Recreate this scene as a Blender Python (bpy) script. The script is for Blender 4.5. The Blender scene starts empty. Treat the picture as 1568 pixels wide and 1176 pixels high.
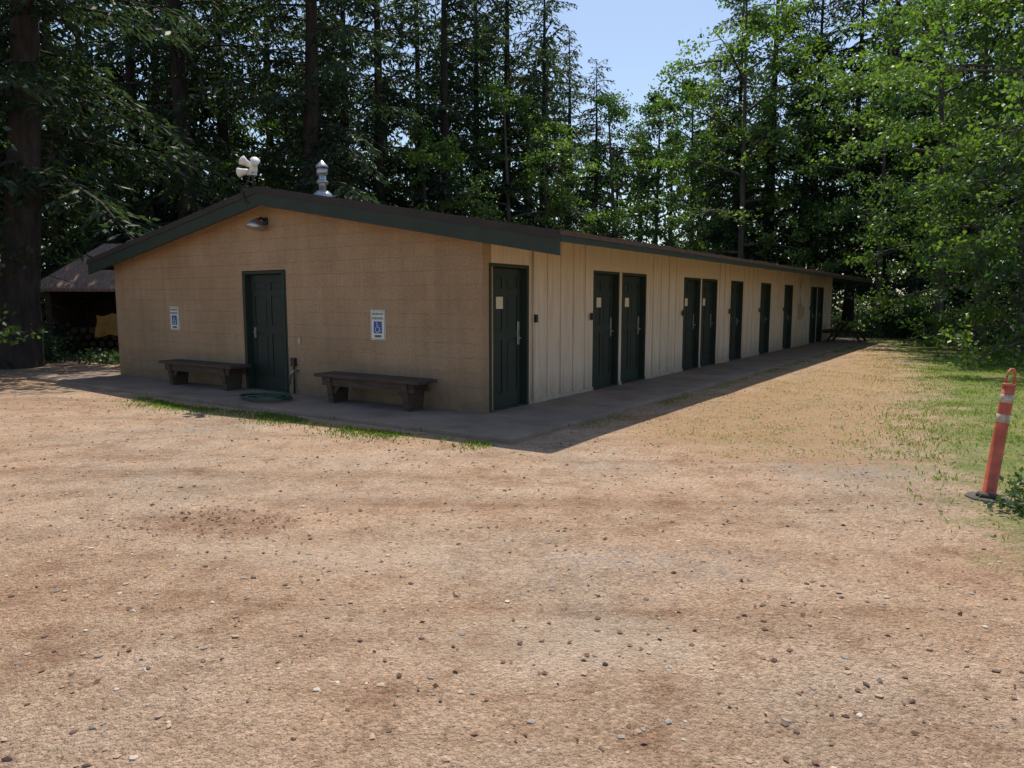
import bpy, math, random, bmesh
import numpy as np
from mathutils import Vector, Matrix
random.seed(7); RNG=np.random.default_rng(11)
S=bpy.context.scene
COL=S.collection
# ------------------------------------------------------------------ camera maths
F=1108.0; P=math.radians(6.54); CP,SP=math.cos(P),math.sin(P); CH=1.6
def gp(u,v,z=0.0):
    dx=(u-784)/F; dy=-(v-588)/F
    d=(dx,CP+dy*SP,-SP+dy*CP); t=(z-CH)/d[2]
    return (d[0]*t,d[1]*t)
ANG=math.atan2(.827,.562)
CORN=Vector((-.396,9.85,0))
def b2w(x,y,z=0):
    c,s=math.cos(ANG),math.sin(ANG)
    return Vector((CORN.x+c*x-s*y, CORN.y+s*x+c*y, z))
def w2b(X,Y):
    c,s=math.cos(ANG),math.sin(ANG); dx=X-CORN.x; dy=Y-CORN.y
    return c*dx+s*dy, -s*dx+c*dy
# ------------------------------------------------------------------ materials
def newmat(name):
    m=bpy.data.materials.new(name); m.use_nodes=True
    nt=m.node_tree; b=nt.nodes['Principled BSDF']
    return m,nt,b
def nd(nt,t,**k):
    n=nt.nodes.new(t)
    for a,v in k.items():
        if a in n.inputs.keys(): n.inputs[a].default_value=v
        else: setattr(n,a,v)
    return n
def ramp(nt,fac,stops):
    r=nt.nodes.new('ShaderNodeValToRGB'); e=r.color_ramp.elements
    while len(e)<len(stops): e.new(.5)
    for i,(p,c) in enumerate(stops):
        e[i].position=p; e[i].color=(*c,1) if len(c)==3 else c
    nt.links.new(fac,r.inputs[0]); return r.outputs[0]
def mix(nt,fac,a,b,mode='MIX'):
    m=nt.nodes.new('ShaderNodeMix'); m.data_type='RGBA'; m.blend_type=mode
    for i,x in ((0,fac),(6,a),(7,b)):
        if hasattr(x,'links'): nt.links.new(x,m.inputs[i])
        elif i==0: m.inputs[0].default_value=x
        else: m.inputs[i].default_value=(*x,1)
    return m.outputs[2]
def mth(nt,op,a,b=0.0):
    m=nt.nodes.new('ShaderNodeMath'); m.operation=op
    for i,x in enumerate((a,b)):
        if hasattr(x,'links'): nt.links.new(x,m.inputs[i])
        else: m.inputs[i].default_value=x
    return m.outputs[0]
def mapped(nt,vec,scale,rot=(0,0,0)):
    mp=nd(nt,'ShaderNodeMapping'); mp.inputs['Scale'].default_value=scale; mp.inputs['Rotation'].default_value=rot
    nt.links.new(vec,mp.inputs[0]); return mp.outputs[0]
def noise(nt,vec,sc,det=4,rough=.55):
    n=nd(nt,'ShaderNodeTexNoise',Scale=sc,Detail=det,Roughness=rough)
    if vec is not None: nt.links.new(vec,n.inputs['Vector'])
    return n.outputs[0]
def bump(nt,b,h,st=.5,dist=.01):
    n=nd(nt,'ShaderNodeBump',Strength=st,Distance=dist)
    nt.links.new(h,n.inputs['Height']); nt.links.new(n.outputs[0],b.inputs['Normal'])
def simple(name,c1,c2=None,sc=6,rough=.6,bsc=60,bst=.3,metal=0,bd=.004,stretch=None):
    m,nt,b=newmat(name); tc=nd(nt,'ShaderNodeTexCoord'); vec=tc.outputs['Object']
    if stretch: vec=mapped(nt,vec,stretch)
    c2=c2 or tuple(x*.7 for x in c1)
    col=ramp(nt,noise(nt,vec,sc),[(.3,c2),(.7,c1)])
    nt.links.new(col,b.inputs['Base Color']); b.inputs['Roughness'].default_value=rough
    b.inputs['Metallic'].default_value=metal
    bump(nt,b,noise(nt,vec,bsc),bst,bd); return m

def mat_block():
    m,nt,b=newmat('painted_block'); tc=nd(nt,'ShaderNodeTexCoord')
    sep=nd(nt,'ShaderNodeSeparateXYZ'); nt.links.new(tc.outputs['Object'],sep.inputs[0])
    cmb=nd(nt,'ShaderNodeCombineXYZ'); nt.links.new(sep.outputs[1],cmb.inputs[0]); nt.links.new(sep.outputs[2],cmb.inputs[1])
    br=nd(nt,'ShaderNodeTexBrick',Scale=1.0); br.inputs['Brick Width'].default_value=.406; br.inputs['Row Height'].default_value=.203
    br.inputs['Mortar Size'].default_value=.004; br.inputs['Mortar Smooth'].default_value=1.0; br.inputs['Bias'].default_value=0
    br.inputs['Color1'].default_value=(1,1,1,1); br.inputs['Color2'].default_value=(.6,.6,.6,1); br.inputs['Mortar'].default_value=(.4,.4,.4,1)
    nt.links.new(cmb.outputs[0],br.inputs['Vector'])
    o=tc.outputs['Object']
    big=noise(nt,o,.9,5,.6); fine=noise(nt,o,34,6,.75)
    c=ramp(nt,big,[(.3,(.44,.295,.165)),(.52,(.54,.365,.21)),(.7,(.59,.40,.24))])
    c=mix(nt,.11,c,br.outputs['Color'],'MULTIPLY')
    ch=ramp(nt,noise(nt,o,7,8,.8),[(.58,(0,0,0)),(.66,(1,1,1))])
    c=mix(nt,mth(nt,'MULTIPLY',ch,.30),c,(.36,.20,.11))
    pit=ramp(nt,fine,[(.34,(.50,.45,.40)),(.50,(1,1,1)),(.72,(1.12,1.1,1.08))])
    c=mix(nt,.6,c,pit,'MULTIPLY')
    d=mth(nt,'SUBTRACT',1.0,mth(nt,'MULTIPLY',sep.outputs[2],1.25))
    d=mth(nt,'MULTIPLY',mth(nt,'MAXIMUM',d,0.0),noise(nt,o,5,6,.7))
    c=mix(nt,mth(nt,'MINIMUM',mth(nt,'MULTIPLY',d,1.4),.8),c,(.19,.135,.085))
    c=mix(nt,.5,c,ramp(nt,noise(nt,mapped(nt,o,(6,6,.5)),1.2,5,.6),[(.35,(.82,.80,.78)),(.6,(1,1,1))]),'MULTIPLY')
    nt.links.new(c,b.inputs['Base Color']); b.inputs['Roughness'].default_value=.75
    h=mth(nt,'ADD',mth(nt,'MULTIPLY',br.outputs['Fac'],-.45),mth(nt,'MULTIPLY',fine,2.0))
    h=mth(nt,'ADD',h,mth(nt,'MULTIPLY',noise(nt,o,110,3,.7),1.0))
    bump(nt,b,h,1.0,.014); return m
def mat_siding():
    m,nt,b=newmat('cream_siding'); tc=nd(nt,'ShaderNodeTexCoord'); o=tc.outputs['Object']
    st=mapped(nt,o,(9,9,.6))
    c=ramp(nt,noise(nt,st,1.5,6,.65),[(.3,(.54,.42,.30)),(.6,(.70,.57,.43))])
    sep=nd(nt,'ShaderNodeSeparateXYZ'); nt.links.new(o,sep.inputs[0])
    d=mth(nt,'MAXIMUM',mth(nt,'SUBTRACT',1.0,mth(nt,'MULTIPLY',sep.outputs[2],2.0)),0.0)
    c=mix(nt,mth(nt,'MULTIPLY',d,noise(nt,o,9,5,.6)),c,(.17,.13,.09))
    nt.links.new(c,b.inputs['Base Color']); b.inputs['Roughness'].default_value=.65
    bump(nt,b,noise(nt,st,14,4),.25,.004); return m
def mat_concrete():
    m,nt,b=newmat('walk_concrete'); tc=nd(nt,'ShaderNodeTexCoord'); o=tc.outputs['Object']
    c=ramp(nt,noise(nt,o,1.3,7,.65),[(.3,(.20,.145,.105)),(.5,(.29,.22,.165)),(.7,(.37,.285,.21))])
    c=mix(nt,.5,c,ramp(nt,noise(nt,o,50,4,.7),[(.35,(.5,.5,.5)),(.65,(1,1,1))]),'MULTIPLY')
    nt.links.new(c,b.inputs['Base Color']); b.inputs['Roughness'].default_value=.9
    bump(nt,b,noise(nt,o,45,5),.4,.006); return m
def mat_leaf(name,ca,cb,tr,trf=.45,sc=.9,gloss=.0):
    m,nt,b=newmat(name); nt.nodes.remove(b); tc=nd(nt,'ShaderNodeTexCoord'); o=tc.outputs['Object']
    oi=nd(nt,'ShaderNodeObjectInfo')
    f=mth(nt,'ADD',noise(nt,o,sc,2,.6),mth(nt,'MULTIPLY',mth(nt,'SUBTRACT',oi.outputs['Random'],.5),.35))
    c=ramp(nt,f,[(.32,ca),(.68,cb)])
    df=nd(nt,'ShaderNodeBsdfDiffuse'); nt.links.new(c,df.inputs[0])
    t=nd(nt,'ShaderNodeBsdfTranslucent'); 
    nt.links.new(mix(nt,1.0,c,tr,'MULTIPLY'),t.inputs[0])
    mx=nd(nt,'ShaderNodeMixShader'); mx.inputs[0].default_value=trf
    nt.links.new(df.outputs[0],mx.inputs[1]); nt.links.new(t.outputs[0],mx.inputs[2]); out=mx
    if gloss:
        g_=nd(nt,'ShaderNodeBsdfGlossy',Roughness=.42); m2=nd(nt,'ShaderNodeMixShader'); m2.inputs[0].default_value=gloss
        nt.links.new(mx.outputs[0],m2.inputs[1]); nt.links.new(g_.outputs[0],m2.inputs[2]); out=m2
    nt.links.new(out.outputs[0],nt.nodes['Material Output'].inputs[0]); return m

M={}
M['block']=mat_block(); M['siding']=mat_siding(); M['conc']=mat_concrete()
M['green']=simple('dark_green_paint',(.020,.036,.020),(.012,.024,.014),sc=3,rough=.65,bst=.2)
M['door']=simple('green_door_paint',(.015,.028,.018),(.009,.018,.012),sc=2.5,rough=.6,bst=.12)
M['roof']=simple('roof_felt',(.045,.036,.032),(.028,.024,.022),sc=2,rough=.9)
M['edge']=simple('rusty_drip_edge',(.13,.065,.045),(.05,.03,.025),sc=7,rough=.8)
M['soffit']=simple('soffit_paint',(.50,.39,.27),(.40,.31,.21),sc=2,rough=.7)
M['steel']=simple('galvanised_steel',(.55,.56,.57),(.35,.36,.37),sc=9,rough=.38,metal=.85,bst=.15)
M['white']=simple('white_paint',(.78,.77,.72),(.62,.60,.55),sc=8,rough=.5,bst=.05)
M['paper']=simple('paper_notice',(.72,.62,.44),(.62,.54,.38),sc=12,rough=.8,bst=.05)
M['blue']=simple('sign_blue',(.02,.09,.35),(.015,.07,.28),sc=8,rough=.4,bst=.02)
M['sgreen']=simple('sign_green',(.03,.14,.08),(.02,.10,.06),sc=8,rough=.4,bst=.02)
M['bench']=simple('weathered_bench_wood',(.10,.066,.042),(.04,.028,.02),sc=3,rough=.8,bsc=12,bst=.5,stretch=(8,1,8))
M['dark']=simple('black_metal',(.025,.025,.027),(.015,.015,.016),sc=5,rough=.5)
M['interior']=simple('dark_interior',(.03,.028,.025),rough=.9)
M['hose']=simple('green_hose_rubber',(.03,.09,.05),(.02,.05,.03),sc=5,rough=.4,bst=.05)
M['orange']=simple('faded_orange_plastic',(.60,.14,.07),(.36,.07,.04),sc=14,rough=.6,bst=.3)
M['tape']=simple('reflective_tape',(.60,.52,.42),(.30,.23,.17),sc=30,rough=.45,bst=.1)
M['rubber']=simple('black_rubber',(.10,.085,.07),(.04,.036,.032),sc=9,rough=.85)
M['shake']=simple('cedar_shakes',(.52,.36,.29),(.20,.13,.10),sc=5,rough=.9,bsc=9,bst=.8,bd=.03,stretch=(7,1,1))
M['log']=simple('firewood',(.17,.10,.05),(.08,.045,.025),sc=9,rough=.8)
M['litter']=simple('needle_litter',(.40,.20,.07),(.2,.10,.04),sc=9,rough=.9)
M['leaflit']=simple('dead_leaves',(.24,.115,.06),(.11,.06,.035),sc=30,rough=.9)
M['tarp']=simple('yellow_tarp',(.62,.30,.06),(.45,.19,.03),sc=3,rough=.6)
M['bark']=simple('bark',(.075,.055,.043),(.026,.021,.018),sc=2.2,rough=.95,bsc=5,bst=.9,bd=.06,stretch=(4,4,.8))
M['barkpale']=simple('alder_bark',(.14,.12,.095),(.05,.042,.034),sc=2,rough=.9,bsc=7,bst=.6,bd=.03,stretch=(3,3,1))
M['needle']=mat_leaf('spruce_needles',(.020,.037,.026),(.048,.074,.034),(1.8,2.0,1.0),.38,.9,.03)
M['leaf']=mat_leaf('alder_leaves',(.036,.080,.024),(.115,.185,.038),(1.9,2.1,.8),.46,.55,.05)
M['shrub']=mat_leaf('shrub_leaves',(.022,.048,.018),(.062,.105,.030),(1.7,1.9,.9),.4,1.5,.05)
M['grass']=mat_leaf('grass_blades',(.09,.155,.028),(.20,.28,.055),(1.5,1.7,.8),.4,.8)
M['dgrass']=mat_leaf('dry_grass_blades',(.36,.23,.11),(.24,.28,.07),(1.3,1.3,.9),.35,2.2)
M['far']=mat_leaf('hazed_far_foliage',(.030,.050,.038),(.052,.080,.044),(1.7,1.9,1.1),.36,.4)  # lighter than the near needles: distance haze put into the leaf colour

# ------------------------------------------------------------------ mesh helpers
def link(o,parent=None):
    COL.objects.link(o)
    if parent: o.parent=parent
    return o
def empty(name,loc=(0,0,0),rz=0):
    e=bpy.data.objects.new(name,None); e.location=loc; e.rotation_euler=(0,0,rz); e.empty_display_size=.3
    return link(e)
def mesh(name,verts,faces,mat,parent=None,bev=0,smooth=False):
    me=bpy.data.meshes.new(name); me.from_pydata([tuple(v) for v in verts],[],faces); me.update()
    o=bpy.data.objects.new(name,me)
    for mm in (mat if isinstance(mat,list) else [mat]): me.materials.append(mm)
    bm=bmesh.new(); bm.from_mesh(me); bmesh.ops.recalc_face_normals(bm,faces=bm.faces); bm.to_mesh(me); bm.free()
    if smooth:
        for p in me.polygons: p.use_smooth=True
    if bev:
        md=o.modifiers.new('bevel','BEVEL'); md.width=bev; md.segments=2; md.limit_method='ANGLE'
    return link(o,parent)
def boxvf(x0,x1,y0,y1,z0,z1):
    v=[(x0,y0,z0),(x1,y0,z0),(x1,y1,z0),(x0,y1,z0),(x0,y0,z1),(x1,y0,z1),(x1,y1,z1),(x0,y1,z1)]
    f=[(0,3,2,1),(4,5,6,7),(0,1,5,4),(1,2,6,5),(2,3,7,6),(3,0,4,7)]
    return v,f
def boxes(name,lst,mat,parent=None,bev=0):
    V=[];Fc=[]
    for b in lst:
        v,f=boxvf(*b); n=len(V); V+=v; Fc+=[tuple(i+n for i in q) for q in f]
    return mesh(name,V,Fc,mat,parent,bev)
def extr(name,poly,axis,a,b,mat,parent=None,bev=0):
    n=len(poly)
    if axis=='x': V=[(a,p,q) for p,q in poly]+[(b,p,q) for p,q in poly]
    elif axis=='y': V=[(p,a,q) for p,q in poly]+[(p,b,q) for p,q in poly]
    else: V=[(p,q,a) for p,q in poly]+[(p,q,b) for p,q in poly]
    Fc=[tuple(range(n)),tuple(range(2*n-1,n-1,-1))]+[(i,(i+1)%n,(i+1)%n+n,i+n) for i in range(n)]
    return mesh(name,V,Fc,mat,parent,bev)
def tube(pts,rad,n=8,cap=True):
    pts=[Vector(p) for p in pts]; V=[];Fc=[]
    up=Vector((0,0,1))
    for i,p in enumerate(pts):
        t=(pts[min(i+1,len(pts)-1)]-pts[max(i-1,0)]).normalized()
        a=t.cross(up if abs(t.z)<.95 else Vector((1,0,0))).normalized(); b=t.cross(a)
        r=rad[i] if isinstance(rad,(list,tuple)) else rad
        for k in range(n):
            an=2*math.pi*k/n; V.append(p+a*(r*math.cos(an))+b*(r*math.sin(an)))
    for i in range(len(pts)-1):
        for k in range(n):
            Fc.append((i*n+k,i*n+(k+1)%n,(i+1)*n+(k+1)%n,(i+1)*n+k))
    if cap: Fc+= [tuple(range(n-1,-1,-1)),tuple(range((len(pts)-1)*n,len(pts)*n))]
    return V,Fc
def tubeo(name,pts,rad,mat,parent=None,n=12,smooth=True):
    V,Fc=tube(pts,rad,n); return mesh(name,V,Fc,mat,parent,0,smooth)
def quadmesh(name,V,Q,mi,mats,smooth=False):
    me=bpy.data.meshes.new(name); V=np.asarray(V,dtype=np.float32); Q=np.asarray(Q,dtype=np.int32)
    me.vertices.add(len(V)); me.vertices.foreach_set('co',V.ravel())
    me.loops.add(Q.size); me.loops.foreach_set('vertex_index',Q.ravel())
    me.polygons.add(len(Q)); me.polygons.foreach_set('loop_start',np.arange(0,Q.size,4,dtype=np.int32))
    try: me.polygons.foreach_set('loop_total',np.full(len(Q),4,dtype=np.int32))
    except Exception: pass
    for m in mats: me.materials.append(m)
    me.polygons.foreach_set('material_index',np.asarray(mi,dtype=np.int32))
    if smooth: me.polygons.foreach_set('use_smooth',np.ones(len(Q),dtype=bool))
    me.update(calc_edges=True); me.validate(); return me
def norm(a): return a/np.maximum(np.linalg.norm(a,axis=1,keepdims=True),1e-6)
def leaves(C,D,N,L,W):
    D=norm(D); Wd=norm(np.cross(D,N)); L=L[:,None]; W=W[:,None]
    V=np.stack([C-D*L*.5, C+Wd*W*.5-D*L*.06, C+D*L*.5, C-Wd*W*.5-D*L*.06],1).reshape(-1,3)
    return V,np.arange(len(V)).reshape(-1,4)
class Acc:
    def __init__(s): s.V=[];s.Q=[];s.m=[];s.n=0
    def add(s,V,Q,mi):
        V=np.asarray([tuple(v) for v in V]) if not isinstance(V,np.ndarray) else V
        s.V.append(V); s.Q.append(np.asarray(Q)+s.n); s.m.append(np.full(len(Q),mi)); s.n+=len(V)
    def mesh(s,name,mats): return quadmesh(name,np.concatenate(s.V),np.concatenate(s.Q),np.concatenate(s.m),mats)

# ------------------------------------------------------------------ trees
def conifer(name,seed,H,base,R,nb,dens=1.0,trunk=.30,lsc=1.0):
    r=np.random.default_rng(seed); A=Acc()
    bx,by=r.normal(0,.25,2)
    tp=lambda z:(bx*math.sin(z/H*2.2),by*math.sin(z/H*2.6),z)
    zs=np.linspace(-.3,H,12)
    V,Q=tube([tp(z) for z in zs],[trunk*(1-.93*max(z,0)/H)*(1.35 if z<0 else 1) for z in zs],9,False); A.add(V,Q,0)
    S0=[];S1=[]
    for i in range(nb):
        t=(i+r.random())/nb; z=base+(H-base)*t
        L=R*(1-t)**.62*r.uniform(.5,1.2)+.45; az=r.uniform(0,6.283); d=np.array([math.cos(az),math.sin(az),0]); sd=np.array([-d[1],d[0],0])
        rise=r.uniform(-.2,.2)+.4*t; droop=r.uniform(.25,.65)*(1-t*.6); o=np.array(tp(z))
        pf=lambda u:o+d*L*u+np.array([0,0,L*(rise*u-droop*u*u)])
        us=np.linspace(0,1,4); rr=.012+.011*L
        V,Q=tube([tuple(pf(u)) for u in us],[rr*(1-.8*u)+.004 for u in us],3,False); A.add(V,Q,0)
        k=max(4,int(L*5.2*dens))
        for u in np.linspace(.10,1,k):
            p=pf(u); tap=(1-u)*.75+.25
            for sg in (-1,1):
                l2=L*.36*tap*r.uniform(.6,1.25)+.14
                dd=sd*sg*r.uniform(.6,1)+d*r.uniform(.2,.9)+np.array([0,0,r.uniform(-1.0,-.1)])
                dd/=np.linalg.norm(dd); S0.append(p); S1.append(p+dd*l2)
        S0.append(pf(.8)); S1.append(pf(1.1))
    for i in range(int(base*8)):
        z=r.uniform(1.0,base+1.5); az=r.uniform(0,6.283); L=r.uniform(.4,1.9); o=np.array(tp(z))
        e=o+np.array([math.cos(az)*L,math.sin(az)*L,-L*r.uniform(-.1,.5)]); m=(o+e)/2+np.array([0,0,.08*L])
        V,Q=tube([tuple(o),tuple(m),tuple(e)],[.018,.012,.004],3,False); A.add(V,Q,0)
    S0=np.array(S0);S1=np.array(S1); ln=np.linalg.norm(S1-S0,axis=1); cnt=np.maximum(3,(ln*13*dens).astype(int))
    idx=np.repeat(np.arange(len(S0)),cnt); u=r.random(len(idx))[:,None]
    dr=norm(S1-S0)[idx]; C=S0[idx]*(1-u)+S1[idx]*u
    side=norm(np.cross(dr,np.array([0,0,1.])))*np.where(r.random(len(idx))<.5,-1,1)[:,None]
    D=dr*r.uniform(.5,1.2,(len(idx),1))+side*r.uniform(.1,.9,(len(idx),1))+r.normal(0,.25,(len(idx),3))+np.array([0,0,-.25])
    D=norm(D); L=r.uniform(.15,.34,len(idx))*lsc; C=C+D*L[:,None]*.45
    N=np.array([0,0,1.])+r.normal(0,.75,(len(idx),3))
    V,Q=leaves(C,D,N,L,r.uniform(.045,.10,len(idx))*lsc); A.add(V,Q,1)
    return A.mesh(name,[M['bark'],M['needle']])
def broad(name,seed,H,base,R,nl=16,nsub=9,nleaf=105,lsz=.125,mat='leaf',trunk=.16):
    r=np.random.default_rng(seed); A=Acc(); bx,by=r.normal(0,.5,2)
    tp=lambda z:np.array([bx*(z/H)**1.5,by*(z/H)**1.3,z])
    zs=np.linspace(-.2,H*.93,9)
    V,Q=tube([tuple(tp(max(z,0))+np.array([0,0,min(z,0)])) for z in zs],[trunk*(1-.9*max(z,0)/H) for z in zs],8,False); A.add(V,Q,0)
    CC=[];RR=[]
    for i in range(nl):
        t=(i+r.random())/nl; z=base+(H*.93-base)*t; az=i*2.4+r.uniform(-.5,.5)
        prof=math.sin(math.pi*min(1,(t*.82+.22)))**.7
        L=R*prof*r.uniform(.65,1.15)+.4; o=tp(z); d=np.array([math.cos(az),math.sin(az),0])
        up=r.uniform(.2,.7) if t>.25 else r.uniform(-.2,.25)
        pf=lambda u:o+d*L*u+np.array([0,0,L*(up*u-.28*u*u)])
        us=np.linspace(0,1,5); V,Q=tube([tuple(pf(u)) for u in us],[(.018+.012*L)*(1-.85*u)+.004 for u in us],5,False); A.add(V,Q,0)
        CC.append(pf(1.0)); RR.append(r.uniform(.35,.6))
        for j in range(nsub):
            u=r.uniform(.2,1); p=pf(u); dd=d*r.uniform(-.1,1)+np.array([-d[1],d[0],0])*r.uniform(-1,1)+np.array([0,0,r.uniform(-.6,.6)])
            dd/=np.linalg.norm(dd); e=p+dd*L*.45*r.uniform(.4,1.15)
            V,Q=tube([tuple(p),tuple((p+e)/2+[0,0,.05]),tuple(e)],[.016,.011,.004],3,False); A.add(V,Q,0)
            for q_ in (.4,.7,1.0): CC.append(p+(e-p)*q_); RR.append(r.uniform(.2,.5)*(1.15 if q_==1 else .8))
    CC=np.array(CC);RR=np.array(RR); cnt=(nleaf*(RR/.45)**1.7*r.uniform(.4,1.1,len(RR))).astype(int)
    idx=np.repeat(np.arange(len(CC)),cnt); n=len(idx)
    off=norm(r.normal(0,1,(n,3)))*(r.random((n,1))**.6)*np.array([1.25,1.25,.5])
    C=CC[idx]+off*RR[idx][:,None]+r.normal(0,.07,(n,3))
    D=r.normal(0,1,(n,3))+np.array([0,0,-.5]); N=r.normal(0,.75,(n,3))+np.array([0,0,1.]); L=r.uniform(.7,1.3,n)*lsz
    V,Q=leaves(C,D,N,L,L*r.uniform(.55,.75,n)); A.add(V,Q,1)
    return A.mesh(name,[M['barkpale'],M[mat]])
CON=[conifer('spruce_a',1,19,2.6,3.7,84,1.0,.32),conifer('spruce_b',2,17,1.8,3.3,86,1.0,.24),
     conifer('spruce_c',3,21,4.0,4.0,86,1.0,.40),conifer('spruce_d',4,18,1.2,3.5,88,1.0,.26)]
BRO=[broad('alder_a',21,12,1.8,3.2,15,8,50,.14),broad('alder_b',22,14.5,2.2,3.9,19,9,50,.15),broad('alder_c',23,10,1.2,2.8,14,8,50,.135),
     broad('alder_d',24,13,.5,3.7,24,9,56,.135)]
def tree(kind,u,Y,mi,s=1.0,sz=None):
    X=(u-784)/F*Y/1.0066
    me=(CON if kind=='c' else BRO)[mi]
    o=bpy.data.objects.new('spruce_tree' if kind=='c' else 'alder_tree',me)
    o.location=(X,Y,0); o.rotation_euler=(0,0,random.uniform(0,6.28)); o.scale=(s,s,(sz or s)); link(o)
for t in [
 ('c',18,17.4,2,1.16,1.0),('c',-120,17.2,0,1.05,.95),('c',-260,16,1,1.0),('b',-210,13.5,2,.9),('c',92,27,3,1.05),('c',140,30,1,1.1),('c',215,29,0,1.08),('c',300,25.5,2,1.05),('c',262,33,3,1.15),
 ('c',360,31,0,1.08),('c',465,26.5,2,1.0),('c',420,35,1,1.2),('c',530,33,3,1.12),('c',578,31,0,1.05),('c',640,36,1,1.2),('c',690,34,0,1.08),('c',728,39,3,1.15),
 ('c',772,38,0,1.10),('c',828,41,3,1.12),('c',30,36,0,1.1),('c',500,42,3,1.2),
 ('b',235,26,2,.8),('b',400,30,0,.8),('b',655,31,2,.95),('b',785,35,0,1.05),('b',840,37.5,0,.98),
 # centre gap
 ('c',908,46,1,.95),('c',865,48,0,.98),('b',945,44,0,1.22),('b',1002,45,1,1.06),('b',1058,43,1,1.08),('c',1092,49,1,1.05),
 # right back
 ('c',1120,44,3,1.12),('b',1132,39,1,1.3),('c',1175,42,0,1.18),('b',1215,41,1,1.15),('c',1240,41,3,1.15),('c',1300,39,1,1.2),
 ('c',1350,40,2,1.05),('b',1345,34,3,1.0),('c',1400,36,0,1.08),('c',1470,35,3,1.15),('c',1560,32,0,1.1),
 ('b',1440,27.5,1,1.05),('b',1500,23.0,3,1.0),('b',1568,20,1,.9),('b',1650,18,3,.95),('b',1760,20,1,1.0),('c',1700,29,0,1.0),
]: tree(*t)
def far_forest():
    r=np.random.default_rng(5); A=Acc(); C=[]
    for i in range(70):
        u=-500+i*37+r.uniform(-15,15); Y=r.uniform(52,74); X=(u-784)/F*Y
        H=r.uniform(15,26)*Y/62
        if 850<u<1100: H=r.uniform(.19,.24)*Y+1.6
        V,Q=tube([(X,Y,0),(X,Y,H*.5),(X,Y,H)],[.3,.2,.03],5,False); A.add(V,Q,0)
        n=1100 if u<850 else 1400; t=r.random(n)**.9; z=H*(.10+.9*t); R=(.6+3.7*(1-t)**.8)*np.abs(np.sin(z*2.3+i))**.5
        rad=R*r.random(n)**.5; an=r.uniform(0,6.283,n)
        C.append(np.stack([X+rad*np.cos(an),Y+rad*np.sin(an),z-rad*.25],1))
    C=np.concatenate(C); n=len(C)
    D=r.normal(0,.8,(n,3))+np.array([0,0,-.5]); N=r.normal(0,1,(n,3)); L=r.uniform(.35,.8,n)
    V,Q=leaves(C,D,N,L,L*.42); A.add(V,Q,1)
    link(bpy.data.objects.new('distant_forest',A.mesh('distant_forest',[M['bark'],M['far']])))
far_forest()

# ------------------------------------------------------------------ ground
def sdf(poly,X,Y):
    X=np.asarray(X,float);Y=np.asarray(Y,float); d=np.full(X.shape,1e9); ins=np.zeros(X.shape,bool); n=len(poly)
    for i in range(n):
        x0,y0=poly[i];x1,y1=poly[(i+1)%n]; ex,ey=x1-x0,y1-y0
        t=np.clip(((X-x0)*ex+(Y-y0)*ey)/(ex*ex+ey*ey+1e-9),0,1)
        d=np.minimum(d,np.hypot(X-x0-ex*t,Y-y0-ey*t))
        c=((y0>Y)!=(y1>Y))&(X<(x1-x0)*(Y-y0)/((y1-y0)+1e-12)+x0); ins^=c
    return np.where(ins,-d,d)
GR=[gp(*p) for p in [(1335,526),(1385,542),(1410,580),(1405,650),(1425,735),(1490,800),(1568,850)]]+[(6.0,3.6),(40,3),(60,60),(20,60)]
DRY=[gp(*p) for p in [(1335,528),(1232,560),(1060,605),(900,665),(1010,690),(1180,720),(1300,740),(1440,760),(1420,560)]]
b_edge=lambda x,y:tuple(b2w(x,y)[:2])
WEED=[b_edge(-1.27,-1.3),b_edge(-1.27,6.8),b_edge(-1.75,6.4),b_edge(-1.95,3.0),b_edge(-1.85,-.2),b_edge(-1.5,-1.3)]
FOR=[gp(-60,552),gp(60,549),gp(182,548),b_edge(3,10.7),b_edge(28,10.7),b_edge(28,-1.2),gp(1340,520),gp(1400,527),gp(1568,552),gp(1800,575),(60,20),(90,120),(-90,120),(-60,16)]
xs=np.unique(np.round(np.concatenate([np.linspace(-160,-24,28),np.arange(-24,26,.22),np.linspace(26,160,28)]),3))
ys=np.unique(np.round(np.concatenate([np.linspace(-40,0,14),np.arange(0,34,.22),np.linspace(35,260,40)]),3))
GX,GY=np.meshgrid(xs,ys); 
def gz(X,Y):
    z=.018*np.sin(X*.7+1)*np.cos(Y*.55)+.012*np.sin(X*1.9+Y*1.3)
    lx,ly=w2b(X,Y); inb=(lx>-2.2)&(lx<26)&(ly>-2.2)&(ly<11.5)
    return np.where(inb,np.minimum(z,0)*.6,z)
V=np.stack([GX.ravel(),GY.ravel(),gz(GX.ravel(),GY.ravel())],1); nx=len(xs)
ii,jj=np.meshgrid(np.arange(nx-1),np.arange(len(ys)-1)); a=(jj*nx+ii).ravel()
gm=quadmesh('ground',V,np.stack([a,a+1,a+nx+1,a+nx],1),np.zeros(len(a)),[],True)
x,y=V[:,0],V[:,1]
sm=lambda d,w:np.clip(.5-d/(2*w),0,1)
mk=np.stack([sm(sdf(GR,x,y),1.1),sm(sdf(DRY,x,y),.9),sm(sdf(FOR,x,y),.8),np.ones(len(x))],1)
mk[:,1]=np.maximum(mk[:,1],sm(sdf(WEED,x,y),.25))
at=gm.color_attributes.new('mask','FLOAT_COLOR','POINT'); at.data.foreach_set('color',mk.astype(np.float32).ravel())
def blob(u,v,rx,ry):
    cx,cy=gp(u,v); return np.clip(1.25-np.sqrt(((x-cx)/rx)**2+((y-cy)/ry)**2),0,1)
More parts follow.
